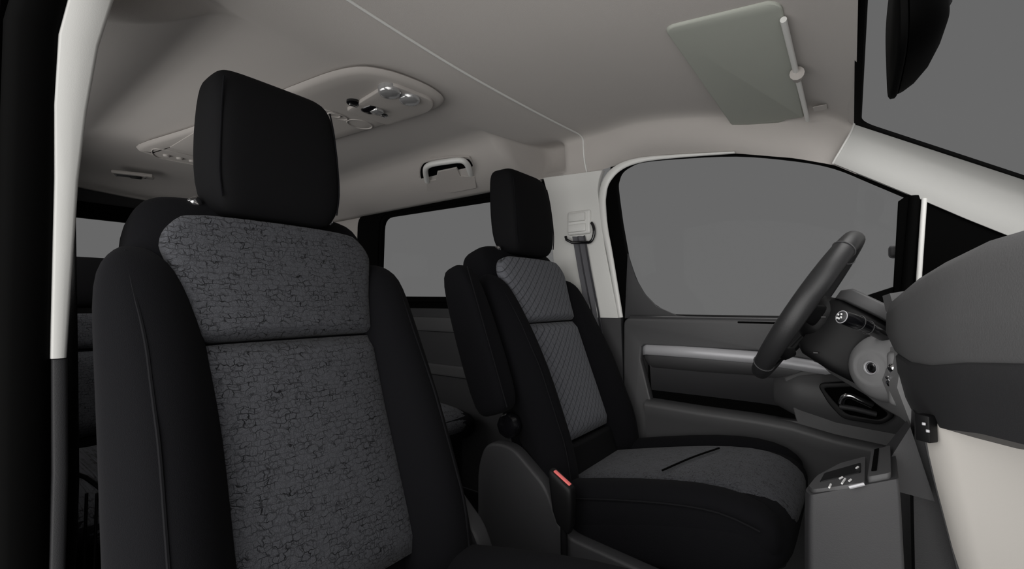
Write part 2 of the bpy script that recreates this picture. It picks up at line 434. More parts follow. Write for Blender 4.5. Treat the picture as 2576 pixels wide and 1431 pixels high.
# armrest trim: silver top, grey underside, sweeping forward
ar = []
for x, zt, zb, yy in ((.312, .682, .655, .695), (.318, .690, .640, .675), (.335, .693, .628, .660), (.5, .693, .628, .655), (.66, .690, .628, .655), (.80, .675, .62, .66), (.95, .66, .61, .672)):
    ar.append([(x, yy+.025, zt), (x, yy+.010, zt-.001), (x, yy+.002, zt-.008), (x, yy, zt-.020), (x, yy+.002, zt-.034), (x, yy+.025, zt-.036)])
loft('armrest_strip', ar, 'silver', d1, crease=80)
ar = []
for x, zt, zb, yy in ((.315, .655, .640, .69), (.325, .657, .622, .675), (.345, .658, .615, .662), (.5, .658, .615, .658), (.66, .655, .618, .658), (.80, .64, .60, .664), (.98, .625, .60, .675)):
    ar.append([(x, yy+.07, zt), (x, yy+.005, zt), (x, yy+.004, zt-.012), (x, yy+.024, zb), (x, yy+.07, zb-.004)])
loft('armrest_base', ar, 'mid', d1, crease=50)
# inner wall of the recess: a sloping panel
rr = []
for x, a in ((.338, 0), (.5, 0), (.66, .1), (.75, .5), (.80, 1)):
    rr.append([(x, lerp(.684, .672, a), .628), (x, lerp(.698, .676, a), .538), (x, lerp(.712, .69, a), .532), (x, .736, .53), (x, .736, .63)])
loft('recess_panel', rr, 'dark', d1, crease=60)
rr = []
for x, a in ((.31, 1), (.33, .8), (.348, .3), (.352, .0)):
    rr.append([(x, lerp(.736, .69, a), .66), (x, lerp(.736, .69, a), .49), (x, .745, .49), (x, .745, .66)])
loft('recess_end', rr, 'black', d1)
# swelling front part of the card ahead of the recess
rr = []
for x, z0, z1, dy in ((.70, .55, .615, .004), (.76, .52, .645, .012), (.84, .50, .655, .018), (.95, .49, .655, .018), (1.1, .48, .65, .014)):
    rr.append([(x, .692, z1), (x, .672-dy*.3, z1-.004), (x, .668-dy, lerp(z1, z0, .35)), (x, .666-dy, lerp(z1, z0, .7)), (x, .674, z0), (x, .692, z0-.01)])
o = loft('card_swell', rr, 'mid', d1, crease=80)
# pocket: lit lip and lower bulge
rr = []
for x, z in ((.335, .512), (.36, .512), (.5, .508), (.66, .507), (.74, .503), (.84, .485), (.95, .475), (1.1, .47)):
    rr.append([(x, .70, z), (x, .655, z), (x, .643, z-.006), (x, .638, z-.02), (x, .652, z-.05), (x, .655, z-.2), (x, .665, .1), (x, .70, .1)])
loft('map_pocket', rr, 'mid', d1, crease=50)
# handle bowl and the pull
bl = rounded([xz(2060, 965, .648), xz(2155, 960, .648), xz(2250, 1040, .648), xz(2215, 1063, .648), xz(2122, 1048, .648), xz(2088, 1012, .648)][::-1], .014)
bowl2 = rounded([xz(2068, 972, .648), xz(2152, 968, .648), xz(2240, 1040, .648), xz(2212, 1056, .648), xz(2128, 1040, .648), xz(2095, 1006, .648)][::-1], .012)
plate('handle_bezel', bl, [bowl2], onY(.640), .012, 'black', d1, bev=.003)
plate('bowl_shade', bl, [], onY(.646), .006, 'rubber', d1)  # flat black plate stands in for the shaded depth of the bowl
hp = [at(2116, 1014, 'y', .634), at(2121, 1000, 'y', .63), at(2138, 995, 'y', .626), at(2160, 1004, 'y', .626), at(2195, 1020, 'y', .63)]
tube('door_handle', smooth_poly(hp, 4, False), .008, 'chrome', d1, N=12)['label'] = 'chrome door handle'
tube('handle_grip', [at(2112, 1022, 'y', .634), at(2150, 1028, 'y', .632), at(2205, 1042, 'y', .634)], .007, 'dark', d1)

# ---- quarter panel ahead of the door glass, and its bright divider
q = thing('window_2', '', '', kind='structure')
quart = [(.985, 1.085), (1.005, 1.10), (1.03, 1.105), (1.06, 1.06), (1.30, .93), (1.30, .80), (.965, .80)]
plate('quarter_panel', smooth_poly([Vector((a, b)) for a, b in quart], 1), [], onY(.70), .012, 'quarter', q, bev=.003)
tube('divider_post', [Vector((1.030, .683, 1.085)), Vector((1.021, .683, .97)), Vector((1.011, .683, .84))], .0055, 'pale_gloss', q, N=12)
tube('divider_channel', [Vector((1.014, .69, 1.095)), Vector((1.002, .69, .97)), Vector((.990, .69, .84))], .012, 'rubber', q, N=12)
rr = []
for x, z, y in ((1.03, 1.09, .69), (1.10, 1.03, .69), (1.2, .98, .69)):
    rr.append([(x, y, z), (x, y-.006, z-.02), (x, y-.006, z-.05), (x, y+.01, z-.06)])
# exterior mirror seen through the door glass
mir = thing('wing_mirror', 'small black wing mirror tip seen outside the door glass beside the dark divider post', 'mirror', tuple(at(2264, 632, 'y', .86)-Vector((.012, 0, 0))))
bmobj('mirror_shell', box_bm((.012, .0, 0), (.05, .05, .036), .010, 3), 'dark', mir)
bmobj('mirror_foot', box_bm((.03, -.075, -.02), (.03, .12, .02), .006, 2), 'black', mir)

# ---- A pillar trim
ap = thing('trim_3', '', '', kind='structure')
def apsec(x, k=1.0):
    t = x-.9; dz = -.69*t; e = interp(x, [(.85, .006), (.9, 0), (1.0, -.002), (1.1, -.006)])
    pts = [(.62, 1.29), (.640, 1.280), (.658, 1.268), (.668, 1.255), (.678, 1.225), (.684, 1.205), (.688, 1.185), (.695, 1.172+e), (.745, 1.172), (.76, 1.235), (.66, 1.272)]
    pts = [(y-.012 if i < 8 else y, z) for i, (y, z) in enumerate(pts)]
    return [(x + (0 if i < 8 else 0), y, z+dz) for i, (y, z) in enumerate(pts)]
def slant(x):   # joint with the headliner runs back as it drops
    return [(a - .052*(1.29-(z+.69*(a-.9)))/.12 if i < 8 else a, y, z + (.69*.052*(1.29-(z+.69*(a-.9)))/.12 if i < 8 else 0)) for i, (a, y, z) in enumerate(apsec(x))]
loft('pillar_cover', [slant(.902)]+[apsec(x) for x in (.95, 1.0, 1.05, 1.1, 1.2, 1.35, 1.5)], 'pillar_shaded', ap, crease=35)
tube('pillar_joint_edge', [Vector(p)+Vector((-.001, -.001, 0)) for p in slant(.902)[:8]], .003, 'pale_gloss', ap, N=8)
# same trim, passenger's side
def mirror_loft(name, rings, m, parent): return loft(name, [[(a, -b, c) for a, b, c in r] for r in rings], m, parent, crease=35)
tube('pillar_seal', [Vector((x, .70, z-.003)) for x, z in [(.70, 1.262), (.763, 1.242), (.854, 1.203), (.936, 1.145), (1.005, 1.099)]], .004, 'rubber', ap, N=8)

# ---- windscreen
ws = thing('window_3', '', '', kind='structure')
def WS(a, b, d):   # a: metres down the slope, b: y
    n = Vector((.56, 0, .83)); t = Vector((.83, 0, -.56))
    return Vector((.897, b, 1.287)) + t*a + n*d
plate('windscreen_frit', [(.002, -.68), (.002, .68), (.95, .68), (.95, -.68)], [rounded([(.016, -.60), (.016, .606), (.9, .608), (.9, -.60)], [.04, .035, .04, .04], 8)], WS, .006, 'rubber', ws)
plate('windscreen_glass', [(-.02, -.66), (-.02, .66), (.94, .66), (.94, -.66)], [], lambda a, b, d: WS(a, b, d+.008), .003, 'glass', ws)
# header lip between headliner and glass
loft('header_trim', [[(.885, y, 1.305), (.90, y, 1.285), (.905, y, 1.32), (.89, y, 1.34)] for y in (-.66, 0, .66)], 'headliner', ws)

# ---- rear of the cabin
wr = plate('wall_rear', [(-.72, .02), (.72, .02), (.72, 1.42), (-.72, 1.42)], [rounded([(-.62, .86), (-.62, 1.34), (.62, 1.34), (.62, .86)], .03)], onX(-2.24), .03, 'dark', kind='structure')
w4 = thing('window_4', '', '', kind='structure')
plate('window_frame', rounded([(-.66, .82), (-.66, 1.335), (.66, 1.335), (.66, .82)], .03), [rounded([(-.60, .92), (-.60, 1.258), (-.105, 1.258), (-.105, .92)], .03), rounded([(.0, .92), (.0, 1.258), (.6, 1.258), (.6, .92)], .03)], onX(-2.2), .02, 'rubber', w4, bev=.003)
plate('glass_pane', [(-.64, .84), (-.64, 1.30), (.64, 1.30), (.64, .84)], [], onX(-2.23), .003, 'glass', w4)
box('wall_front', (1.62, 0, .44), (.04, 1.46, .9), 'black', kind='structure')

# ---- passenger's side wall with its window, and the near pillar
plate('wall_right', [(-2.3, .02), (-.03, .02), (-.03, 1.36), (-2.3, 1.36)], [rounded([(-1.4, .86), (-.12, .86), (-.12, 1.28), (-1.4, 1.28)], .05)], onY(-.715), .02, 'dark', kind='structure')
plate('window_5', [(-1.45, .8), (-.08, .8), (-.08, 1.32), (-1.45, 1.32)], [], onY(-.722), .003, 'glass', kind='structure')
np_ = thing('trim_4', '', '', kind='structure')
def npsec(z):
    # cabin face, rounded front nose, outer return
    y0 = interp(z, [(.0, -.662), (.56, -.664), (.754, -.6705), (1.0, -.666), (1.17, -.656), (1.31, -.63), (1.40, -.61)])
    y1 = y0 - interp(z, [(.754, .0165), (1.0, .024), (1.17, .040), (1.42, .050)])
    pts = [(-.10, y0-.004), (-.02, y0-.001), (.012, y0), (.020, y0-.002), (.0215, y0-.005), (.0225, (y0+y1)/2), (.0225, y1+.002), (.0215, y1), (.0, y1-.002), (-.03, y1-.012), (-.10, -.735)]
    return [(a, b, z) for a, b in pts]
loft('upper_cap', [npsec(z) for z in (.7545, .9, 1.0, 1.1, 1.2, 1.3, 1.36, 1.42)], 'pillar', np_, crease=60)
loft('lower_cap', [[(a-.002, b+(.001 if b > -.69 else 0), c) for a, b, c in npsec(z)] for z in (.02, .2, .4, .6, .753)], 'dark', np_, crease=60)
loft('door_seal', [[(a, b, z) for a, b in sq(2.4, .022, .026, 16, .004, npsec(z)[7][1]-.0245)] for z in (.02, .5, .8, 1.0, 1.2, 1.42)], 'rubber', np_)
loft('body_flange', [[(-.05, -.70, z), (.0, -.745, z), (-.02, -.83, z), (-.09, -.83, z)] for z in (.02, 1.45)], 'rubber', np_)
box('trim_5', (.55, -.70, .03), (1.1, .08, .10), 'black', kind='structure')

# ================================================================== SEATS
BX, BZ = .255, .45
U = Vector((-.355, 0, .935)); N_ = Vector((.935, 0, .355)); LAT = Vector((0, 1, 0))
def bk(l, s, h, ox=0): return Vector((BX+ox, 0, BZ)) + LAT*l + U*s + N_*h
WP = [(-.06, .142), (0, .145), (.2, .140), (.34, .142), (.42, .156), (.50, .178), (.56, .178)]
LO = [(-.12, .262), (0, .262), (.2, .260), (.36, .258), (.42, .259), (.47, .252), (.51, .235)]
def back_core(t):
    rings = []
    for s, w, f, b in ((-.10, .20, -.02, -.11), (-.02, .21, -.012, -.13), (.2, .21, -.010, -.14), (.42, .212, -.010, -.145), (.50, .208, -.010, -.145), (.56, .201, -.012, -.143), (.585, .192, -.016, -.140), (.605, .176, -.030, -.130), (.615, .14, -.050, -.112)):
        rings.append([bk(l, s, h) for l, h in sq(4.5, w, (f-b)/2, 36, 0, (f+b)/2)])
    return loft('backrest', rings, 'fabric', t, sub=1, crease=80)
def back_panel(t, name, s0, s1, m, topround=False):
    n = 24 if topround else 14; rings = []
    for k in range(n+1):
        s = lerp(s0, s1, k/n)
        w = interp(s, WP); d = 1
        if k == 0 or k == n: d = .35; w -= .002
        if k == 0: s += .001
        if topround and s > s1-.06:
            q = (s-(s1-.06))/.06; w = w - .055*(1-math.sqrt(max(0, 1-q*q))); 
        h1 = .010 + .008*math.sin(PI*min(1, max(0, (s+.05)/.6)))
        loop = []
        for l, h in sq(3.6, w, .020, 32, 0, -.008):
            if h > 0: h = (h + h1*(1-(l/w)**2*.6))*d if d == 1 else h*.4
            loop.append(bk(l, s, h))
        rings.append(loop)
    return loft(name, rings, m, t, crease=85)
def bolster(t, side):
    rings = []
    for s in (-.12, -.06, 0, .1, .2, .3, .38, .44, .472, .494, .507):
        lo = interp(s, LO); li = interp(s, WP)-.012
        hf = interp(s, [(-.12, .045), (.0, .070), (.2, .066), (.35, .045), (.44, .026), (.485, .006), (.507, -.030)])
        hb = interp(s, [(-.12, -.06), (0, -.065), (.3, -.09), (.46, -.11), (.507, -.075)])
        if s > .46: li += (s-.46)*.4; lo -= (s-.46)*.2
        loop = []
        for l, h in sq(3.0, (lo-li)/2, (hf-hb)/2, 28, (lo+li)/2, (hf+hb)/2):
            # front face falls away towards the panel
            q = (l-li)/(lo-li)
            if h > 0: h = h*(.30+.70*math.sin(min(1, q*2.0)*PI/2))*(1 if q < .55 else 1-.55*((q-.55)/.45)**1.6)
            if h < 0 and l > (li+lo)/2: l -= .024*min(1, h/hb)*(l-(li+lo)/2)/((lo-li)/2)
            loop.append(bk(l*side, s, h))
        rings.append(loop)
    return loft('side_bolster', rings, 'fabric', t, sub=1, crease=85)
def piping(t, side, m='pipe'):
    pts = []
    for k in range(16):
        s = lerp(-.10, .485, k/15)
        lo = interp(s, LO); li = interp(s, WP)-.012; lo = li+(lo-li)*.66
        hf = interp(s, [(-.12, .040), (.0, .0635), (.2, .0595), (.35, .039), (.44, .020), (.485, -.004)])
        pts.append(bk(lo*side, s, hf))
    return tube('seam_piping', smooth_poly(pts, 3, False), .0022, m, t, N=6)
def headrest(t, hx=.030, base=.970, wide=.113, st=1):
    # leaning block with rounded edges; narrower at the top
    rings = []
    for z, w, d, c in ((0, .72, .42, .0), (.008, .84, .70, .0), (.028, .95, .92, 0), (.06, 1.02, 1.0, 0), (.12, 1.03, 1.03, 0), (.18, 1.0, 1.0, 0), (.222, .955, .94, -.003), (.246, .90, .85, -.006), (.259, .80, .68, -.009), (.2645, .64, .45, -.011)):
        cx = hx - .10*(z-.1) + c
        rings.append([Vector((cx, 0, base+z*st)) + Vector((h, l, 0)) for l, h in sq(5.5, wide*w, .056*d, 36)])
    o = loft('headrest', rings, 'headfab', t, sub=1, crease=85)
    # side seams
    for sd in (-1, 1):
        pts = [Vector((hx+.049*k2-.10*(z-.1), sd*wide*k*.90, base+z)) for z, k, k2 in ((.03, .985, .93), (.07, 1.03, 1.0), (.12, 1.02, 1.03), (.19, .98, 1.0), (.235, .93, .92))]
        tube('headrest_seam', smooth_poly(pts, 3, False), .0016, 'fabric', o, N=6)
    for sd in (-1, 1):
        tube('headrest_post', [Vector((hx-.01, sd*.062, base+.03)), Vector((hx-.0, sd*.062, base-.05))], .006, 'chrome', t)
        lathe('headrest_button', [(.004, .0), (.009, .003), (.0105, .010), (.008, .017), (.002, .019)], 'chrome', t, (hx-.012, sd*.112, .988), (.3, sd*.6, .7), 20)
        lathe('post_collar', [(.004, .0), (.011, .002), (.013, .008), (.011, .014), (.006, .016)], 'black', t, (hx-.004, sd*.062, base-.022), (0, 0, 1), 16)
    return o
def TZ(x): return -.062 + (x-.3)*.20
def cushion(t, panel_m, DX=.010):
    rings = []
    for x, w, zt, zb in ((.14, .22, .40, .30), (.17, .25, .425, .28), (.3, .258, .432, .27), (.5, .262, .437, .27), (.62, .262, .438, .27), (.70, .257, .43, .28), (.745, .245, .41, .29), (.768, .22, .38, .31), (.775, .18, .355, .325)):
        rings.append([Vector((x+DX, l, h+TZ(x))) for l, h in sq(4.2, w, (zt-zb)/2, 36, 0, (zt+zb)/2)])
    loft('seat_cushion', rings, 'fabric', t, sub=1, crease=85)
    rings = []
    for x, w, zt, zb in ((.20, .13, .435, .41), (.22, .15, .444, .41), (.4, .157, .452, .41), (.55, .162, .457, .41), (.66, .164, .450, .40), (.72, .162, .432, .38), (.757, .155, .402, .36), (.778, .14, .37, .345)):
        rings.append([Vector((x+DX, l, h+TZ(x))) for l, h in sq(3.2, w, (zt-zb)/2, 32, 0, (zt+zb)/2)])
    loft('cushion_panel', rings, panel_m, t, sub=1, crease=85)
    for sd in (-1, 1):
        rings = []
        for x, w, zt in ((.16, .035, .43), (.2, .05, .452), (.4, .052, .462), (.56, .052, .463), (.66, .05, .452), (.73, .042, .425), (.765, .03, .385)):
            rings.append([Vector((x+DX, sd*(.208+l), h+TZ(x))) for l, h in sq(2.6, w, (zt-.33)/2, 24, 0, (zt+.33)/2)])
        loft('cushion_bolster', rings, 'fabric', t, sub=1, crease=85)
        pts = [Vector((x, sd*(.235+.022*0), z)) for x, z in ((.2, .452), (.4, .461), (.56, .461), (.66, .450), (.73, .422))]
        pts = [Vector((x+DX, sd*.261, z-.028+TZ(x))) for x, _, z in [(p.x, 0, p.z) for p in pts]]
        tube('cushion_piping', smooth_poly(pts, 3, False), .0022, 'pipe', t, N=6)
def crease_line(t):
    pts = [Vector((.52, -.13, .4575-.062+.044+.0005)), Vector((.56, -.03, .4600-.062+.052+.001)), Vector((.60, .07, .4575-.062+.060+.0005))]
    tube('cushion_seam', smooth_poly(pts, 5, False), .0022, 'rubber', t, N=6)
def front_seat(y, label, pm, sm_lo, driver):
    t = thing('front_seat', label, 'seat', (0, y, 0), 'front seats')
    back_core(t)
    back_panel(t, 'backrest_panel', .345, .555, pm, True)
    back_panel(t, 'backrest_panel', .0 if driver else -.05, .339, pm)
    for sd in (-1, 1): bolster(t, sd); piping(t, sd)
    if driver:
        # plain band under the cloth
        back_panel(t, 'lower_back_band', -.10, -.006, 'headfab')
    headrest(t, base=.978 if driver else .970, st=1.05 if driver else 1)
    cushion(t, 'cushcloth')
    if driver: crease_line(t)
    # base: plastic side covers and riser
    inner = -1 if driver else 1
    for sd in (-1, 1):
        cov = rounded([(.10, .12), (.10, .40), (.125, .465), (.20, .470), (.30, .395), (.34, .30), (.70, .27), (.72, .12)], [.01, .06, .03, .03, .03, .04, .04, .02])
        plate('side_cover', cov, [], (lambda a, b, d, sd=sd: Vector((a, (sd*.275 if sd == inner else sd*.252)+d, b))), .022, 'dark', t, bev=.008)
    bmobj('seat_riser', box_bm((.43, 0, .16), (.52, .44, .31), .02, 3), 'black', t)
    k = lathe('recline_knob', [(.016, 0), (.030, .012), (.032, .020), (.031, .030), (.027, .038), (.016, .042), (.003, .043)], 'gloss_black', t, (.182, inner*.250, .520), (0, inner, 0), 48, scallop=.03)
    return t
front_seat(-.409, 'black front passenger seat with crackled grey cloth panel, nearest the camera', 'brick', 0, False)
drv = front_seat(.390, 'black driver seat with diagonal stitched grey panel, facing the steering wheel', 'diamond', 0, True)
# fold-up armrest on the driver seat's inner side
rings = []
for s, w, f, b in ((-.0, .022, .015, -.04), (.01, .032, .035, -.058), (.05, .036, .045, -.068), (.2, .036, .043, -.070), (.33, .034, .036, -.066), (.385, .030, .020, -.056), (.40, .020, .0, -.04)):
    rings.append([bk(-.312+l, s+.125, h-.022) for l, h in sq(4.2, w, (f-b)/2, 28, 0, (f+b)/2)])
arm = loft('armrest', rings, 'fabric', drv, sub=1, crease=85)
tube('armrest_seam', smooth_poly([bk(-.347, s+.115, .026) for s in (.02, .1, .2, .3, .38)], 3, False), .0018, 'pipe', arm, N=6)
lathe('armrest_pivot', [(.018, 0), (.018, .04)], 'black', drv, tuple(bk(-.30, .17, -.03)), (0, 1, 0), 20)

# ---- rear row of three low seats
def rear_seat(y, label, first=None):
    t = thing('bench_seat', label, 'seat', (0, y, 0), 'second row seats')
    ox, w = -1.0, .205
    def rb(l, s, h): return Vector((ox-.30*s+.955*h, l, .40+.955*s+.30*h))
    rings = []
    for s, ww, f, b in ((-.04, .19, 0, -.10), (.03, w, 0, -.12), (.3, w, 0, -.12), (.38, w*.98, -.004, -.118), (.41, w*.93, -.012, -.11), (.425, w*.8, -.03, -.09)):
        rings.append([rb(l, s, h) for l, h in sq(5, ww, (f-b)/2, 32, 0, (f+b)/2)])
    loft('backrest', rings, 'fabric', t, sub=1, crease=85)
    for a, b in ((.295, .412), (.02, .285)):
        rings = []
        for k in range(7):
            s = lerp(a, b, k/6); d = .3 if k in (0, 6) else 1
            rings.append([rb(l, s, h*d) for l, h in sq(4, .165, .014, 28, 0, .0)])
        loft('backrest_panel', rings, 'brick', t, crease=85)
    rings = []
    for z, k, d in ((0, .8, .5), (.008, .93, .8), (.03, 1, 1), (.09, 1.0, 1.0), (.14, .94, .92), (.163, .84, .75), (.172, .66, .4)):
        rings.append([Vector((ox-.165-.1*z+h, l, .812+z)) for l, h in sq(3.6, .155*k, .05*d, 32)])
    loft('headrest', rings, 'headfab', t, sub=1, crease=85)
    for sd in (-1, 1): tube('headrest_post', [Vector((ox-.17, sd*.06, .83)), Vector((ox-.15, sd*.06, .75))], .006, 'chrome', t)
    rings = []
    for x, ww, zt, zb in ((-1.02, .19, .36, .27), (-.98, w, .39, .25), (-.6, w, .40, .25), (-.42, w*.98, .395, .26), (-.37, w*.93, .37, .28), (-.355, w*.8, .34, .30)):
        rings.append([Vector((x, l, h)) for l, h in sq(4.2, ww, (zt-zb)/2, 32, 0, (zt+zb)/2)])
    loft('seat_cushion', rings, 'fabric', t, sub=1, crease=85)
    rings = []
    for x, ww, zt in ((-.98, .14, .40), (-.9, .16, .407), (-.6, .165, .410), (-.44, .165, .402), (-.38, .155, .378), (-.352, .14, .345)):
        rings.append([Vector((x, l, h)) for l, h in sq(3.4, ww, .018, 28, 0, zt-.018)])
    loft('cushion_panel', rings, 'brick', t, sub=1, crease=85)
    bmobj('seat_frame', box_bm((-.72, 0, .14), (.50, .34, .25), .02, 2), 'black', t)
    return t
rear_seat(-.445, 'low rear seat with crackled cloth panel behind the front passenger seat')
rear_seat(.425, 'low rear seat behind the driver seat, beside the side window')

# ---- passenger side belt and buckle stalks
b2 = thing('seat_belt', 'black seat belt webbing hanging along the near pale pillar at the left edge', 'seat belt', (-.1, -.64, 0))
rings = []
for z, x, y in ((1.10, -.115, -.656), (.956, -.108, -.656), (.75, -.10, -.649), (.56, -.095, -.643), (.3, -.09, -.643), (.1, -.09, -.643)):
    rings.append([Vector((x+.1+a, y+.64+b, z)) for a, b in ((-.022, -.004), (-.008, 0), (.008, -.003), (.022, .002), (.024, .004), (.008, 0), (-.008, .003), (-.022, -.001))])
loft('webbing', rings, 'darkbelt', b2)
bmobj('guide_loop', box_bm((-.02, -.034, 1.115), (.06, .02, .03), .008, 3), 'black', b2)
lv = thing('seat_release_lever', 'thin black lever with bright edge low at the left beside the front passenger seat', 'lever', (-.1, -.62, .55))
hp = [at(180, 1188, 'x', -.1), at(215, 1200, 'x', -.1), at(232, 1212, 'x', -.1), at(255, 1230, 'x', -.1), at(256, 1245, 'x', -.1)]
hp = [p-Vector((-.1, -.62, .55)) for p in hp]
tube('lever_bar', hp, .0035, 'black', lv, N=8)
tube('lever_edge', [hp[1]+Vector((.003, 0, .002)), hp[2]+Vector((.003, 0, .002)), hp[3]+Vector((.003, 0, .002))], .0012, 'chrome', lv, N=6)
for k, dx in ((0, 0), (1, .0)):
    p = at(218+k*26, 1240, 'x', -.1)-Vector((-.1, -.62, .55))
    tube('lever_rod', [p, p-Vector((0, 0, .45))], .0022, 'black', lv, N=8)

bu = thing('belt_buckle', 'black seat belt buckle with red release button beside the driver seat cushion', 'buckle', (.372, .082, .10))
def bb(dx, dy, dz): return (dx, dy, dz)
rot = Matrix.Rotation(R(20), 3, 'Y')
rings = []
for s, w, d in ((-.02, .016, .010), (.0, .024, .013), (.05, .029, .0145), (.072, .030, .015), (.080, .029, .013), (.083, .026, .011)):
    c = Vector((-.012, 0, .255)) + Vector((-.05, 0, 1))*s
    rings.append([c + Vector((l, h, 0)) for l, h in sq(5, w, d, 24)])
rings = [[Vector((p.x, p.y, p.z - (p.x+.012)*.55)) for p in r] for r in rings]
loft('buckle_body', rings, 'black', bu, crease=50)
bmobj('release_button', box_bm((-.014, -.001, .3405), (.047, .010, .004), .0018, 2, Matrix.Rotation(R(28.5), 3, 'Y')), 'red', bu)['label'] = 'red release button'
tube('buckle_stalk', [Vector((-.012, 0, .25)), Vector((-.01, 0, .12)), Vector((0, 0, -.08))], .008, 'black', bu)

# ================================================================== STEERING
sw = thing('steering_wheel', 'black leather steering wheel with flat spokes, seen nearly edge on', 'steering wheel', (.801, .39, .818))
tl = R(31.5)
wu = Vector((math.sin(tl), 0, math.cos(tl))); wn = Vector((-math.cos(tl), 0, math.sin(tl)))  # wn faces the driver
def W(a, b, n=0): return wu*a + LAT*b + wn*n
Rw = .172
seg = 72
tb = bmesh.new(); rings = []
pts = [W(Rw*math.cos(2*PI*k/seg), Rw*math.sin(2*PI*k/seg)) for k in range(seg)]
bm = bmesh.new(); vs = []
for k in range(seg):
    an = 2*PI*k/seg; rad = W(math.cos(an), math.sin(an)); rr = .0175 + .0015*math.cos(2*an+PI)
    vs.append([bm.verts.new(pts[k] + rad*(rr*.92*math.cos(2*PI*j/16)) + wn*(rr*1.12*math.sin(2*PI*j/16))) for j in range(16)])
for k in range(seg):
    a, b = vs[k], vs[(k+1) % seg]
    for j in range(16): bm.faces.new((a[j], a[(j+1) % 16], b[(j+1) % 16], b[j]))
rim = bmobj('rim', bm, 'leather', sw)
for an in (38, -38, 142, -142):
    a_ = R(an); c = W(Rw*math.cos(a_), Rw*math.sin(a_)); rad = W(math.cos(a_), math.sin(a_))
    tube('rim_stitch', [c + rad*(.0165*math.cos(2*PI*j/20)) + wn*(.0198*math.sin(2*PI*j/20)) for j in range(20)], .0012, 'mid', rim, N=6, closed=True)
rings = []
for n, k in ((-.045, .7), (-.04, .9), (-.01, 1), (.006, .92), (.012, .7)):
    rings.append([W(b*.85-.006, a, n-.02) for a, b in sq(3, .072*k, .060*k, 28)])
loft('airbag_cover', rings, 'black', sw)
for an in (90, -90, 180):
    a_ = R(an); rad = W(math.cos(a_), math.sin(a_)); tan = W(-math.sin(a_), math.cos(a_))
    rings = []
    for r_, w, n in ((.05, .026, -.03), (.09, .022, -.025), (.13, .018, -.012), (.165, .022, -.002)):
        rings.append([rad*r_ + tan*(l) + wn*(n+h) for l, h in sq(3, w, .008, 16)])
    loft('spoke', rings, 'black', sw)

# column, stalks (fixed to the column; a thing of its own)
sc = thing('steering_column', 'dark steering column shroud with a lighter top shell behind the steering wheel', 'steering column', (.9, .39, .80))
ax = -wn     # pointing away from the driver
def K(u_, v_, w_): return ax*u_ + wu*v_ + LAT*w_      # along column, up, lateral
base0 = Vector((.801, .39, .818)) - Vector((.9, .39, .80))
def colring(u_, zt, zb, w, n=8, N=40): return [base0 + K(u_, v, l) for l, v in sq(n, w, (zt-zb)/2, N, 0, (zt+zb)/2)]
loft('lower_shroud', [colring(.03, .045, -.075, .058), colring(.045, .052, -.085, .068), (colring(.10, .050, -.088, .072)), colring(.16, .045, -.085, .07), colring(.172, .035, -.075, .06)], 'black', sc, crease=50)
loft('upper_shroud', [colring(.035, .065, .045, .06), colring(.05, .078, .048, .072), colring(.11, .078, .048, .075), colring(.17, .066, .044, .073), colring(.18, .06, .045, .068)], 'mid', sc, crease=60)['label'] = 'lighter grey top shell of the shroud'
stk = [at(2117, 797, 'y', .20), at(2160, 812, 'y', .225), at(2205, 835, 'y', .26), at(2245, 858, 'y', .30)]
org = Vector((.9, .39, .80)); stk = [p-org for p in stk]
st_ = tube('wiper_stalk', smooth_poly(stk, 4, False), [.0115, .0125, .013, .0132, .0125, .012, .0115, .011, .0105, .010, .010, .010, .010], 'gloss_black', sc, N=20)
d_ = (stk[1]-stk[0]).normalized()
lathe('stalk_cap', [(.003, .004), (.008, .003), (.0105, 0), (.0118, -.004)], 'dark', st_, tuple(stk[0]), tuple(-d_), 24)
a_, b_ = frame_of(d_)
tube('stalk_ring', [stk[0]+ (a_*math.cos(2*PI*j/24)+b_*math.sin(2*PI*j/24))*.0112 for j in range(24)], .0009, 'silver', st_, N=6, closed=True)
for pa, rr_ in ((stk[1], .0136), (lerp(stk[1], stk[2], .5), .0126)):
    tube('stalk_ring', [pa + (a_*math.cos(2*PI*j/24)+b_*math.sin(2*PI*j/24))*rr_ for j in range(24)], .0006, 'mid', st_, N=6, closed=True)
bmb = bmesh.new()
for k, (u_, v_) in enumerate(((-.004, .003), (0, .004), (.004, .002), (-.003, -.003), (.003, -.004))):
    box_bm(tuple(stk[0]-d_*.0045+a_*u_+b_*v_), (.0025, .0012, .0035), 0, bm=bmb)
bmobj('stalk_symbol', bmb, 'engrave', st_)
lathe('stalk_socket', [(.022, 0), (.020, .012), (.012, .018)], 'black', sc, tuple(at(2245, 862, 'y', .30)-org+Vector((0, -.0, 0))), tuple(-d_), 20)
lk = [at(1992, 885, 'y', .30)-org, at(1975, 890, 'y', .285)-org, at(1958, 878, 'y', .27)-org]
tube('tilt_lever', lk, [.010, .013, .011], 'black', sc, N=14)
bmobj('shroud_slot', box_bm(tuple(at(2068, 797, 'y', .315)-org), (.012, .004, .002), 0), 'mid', sc)
bmobj('shroud_slot', box_bm(tuple(at(2052, 887, 'y', .315)-org), (.008, .004, .002), 0), 'mid', sc)

# ================================================================== DASHBOARD
ds = thing('dashboard', 'dark grained dashboard running across the front under the windscreen', 'dashboard', (1.0, 0, 0))
def D(x, y, z): return Vector((x-1.0, y, z))
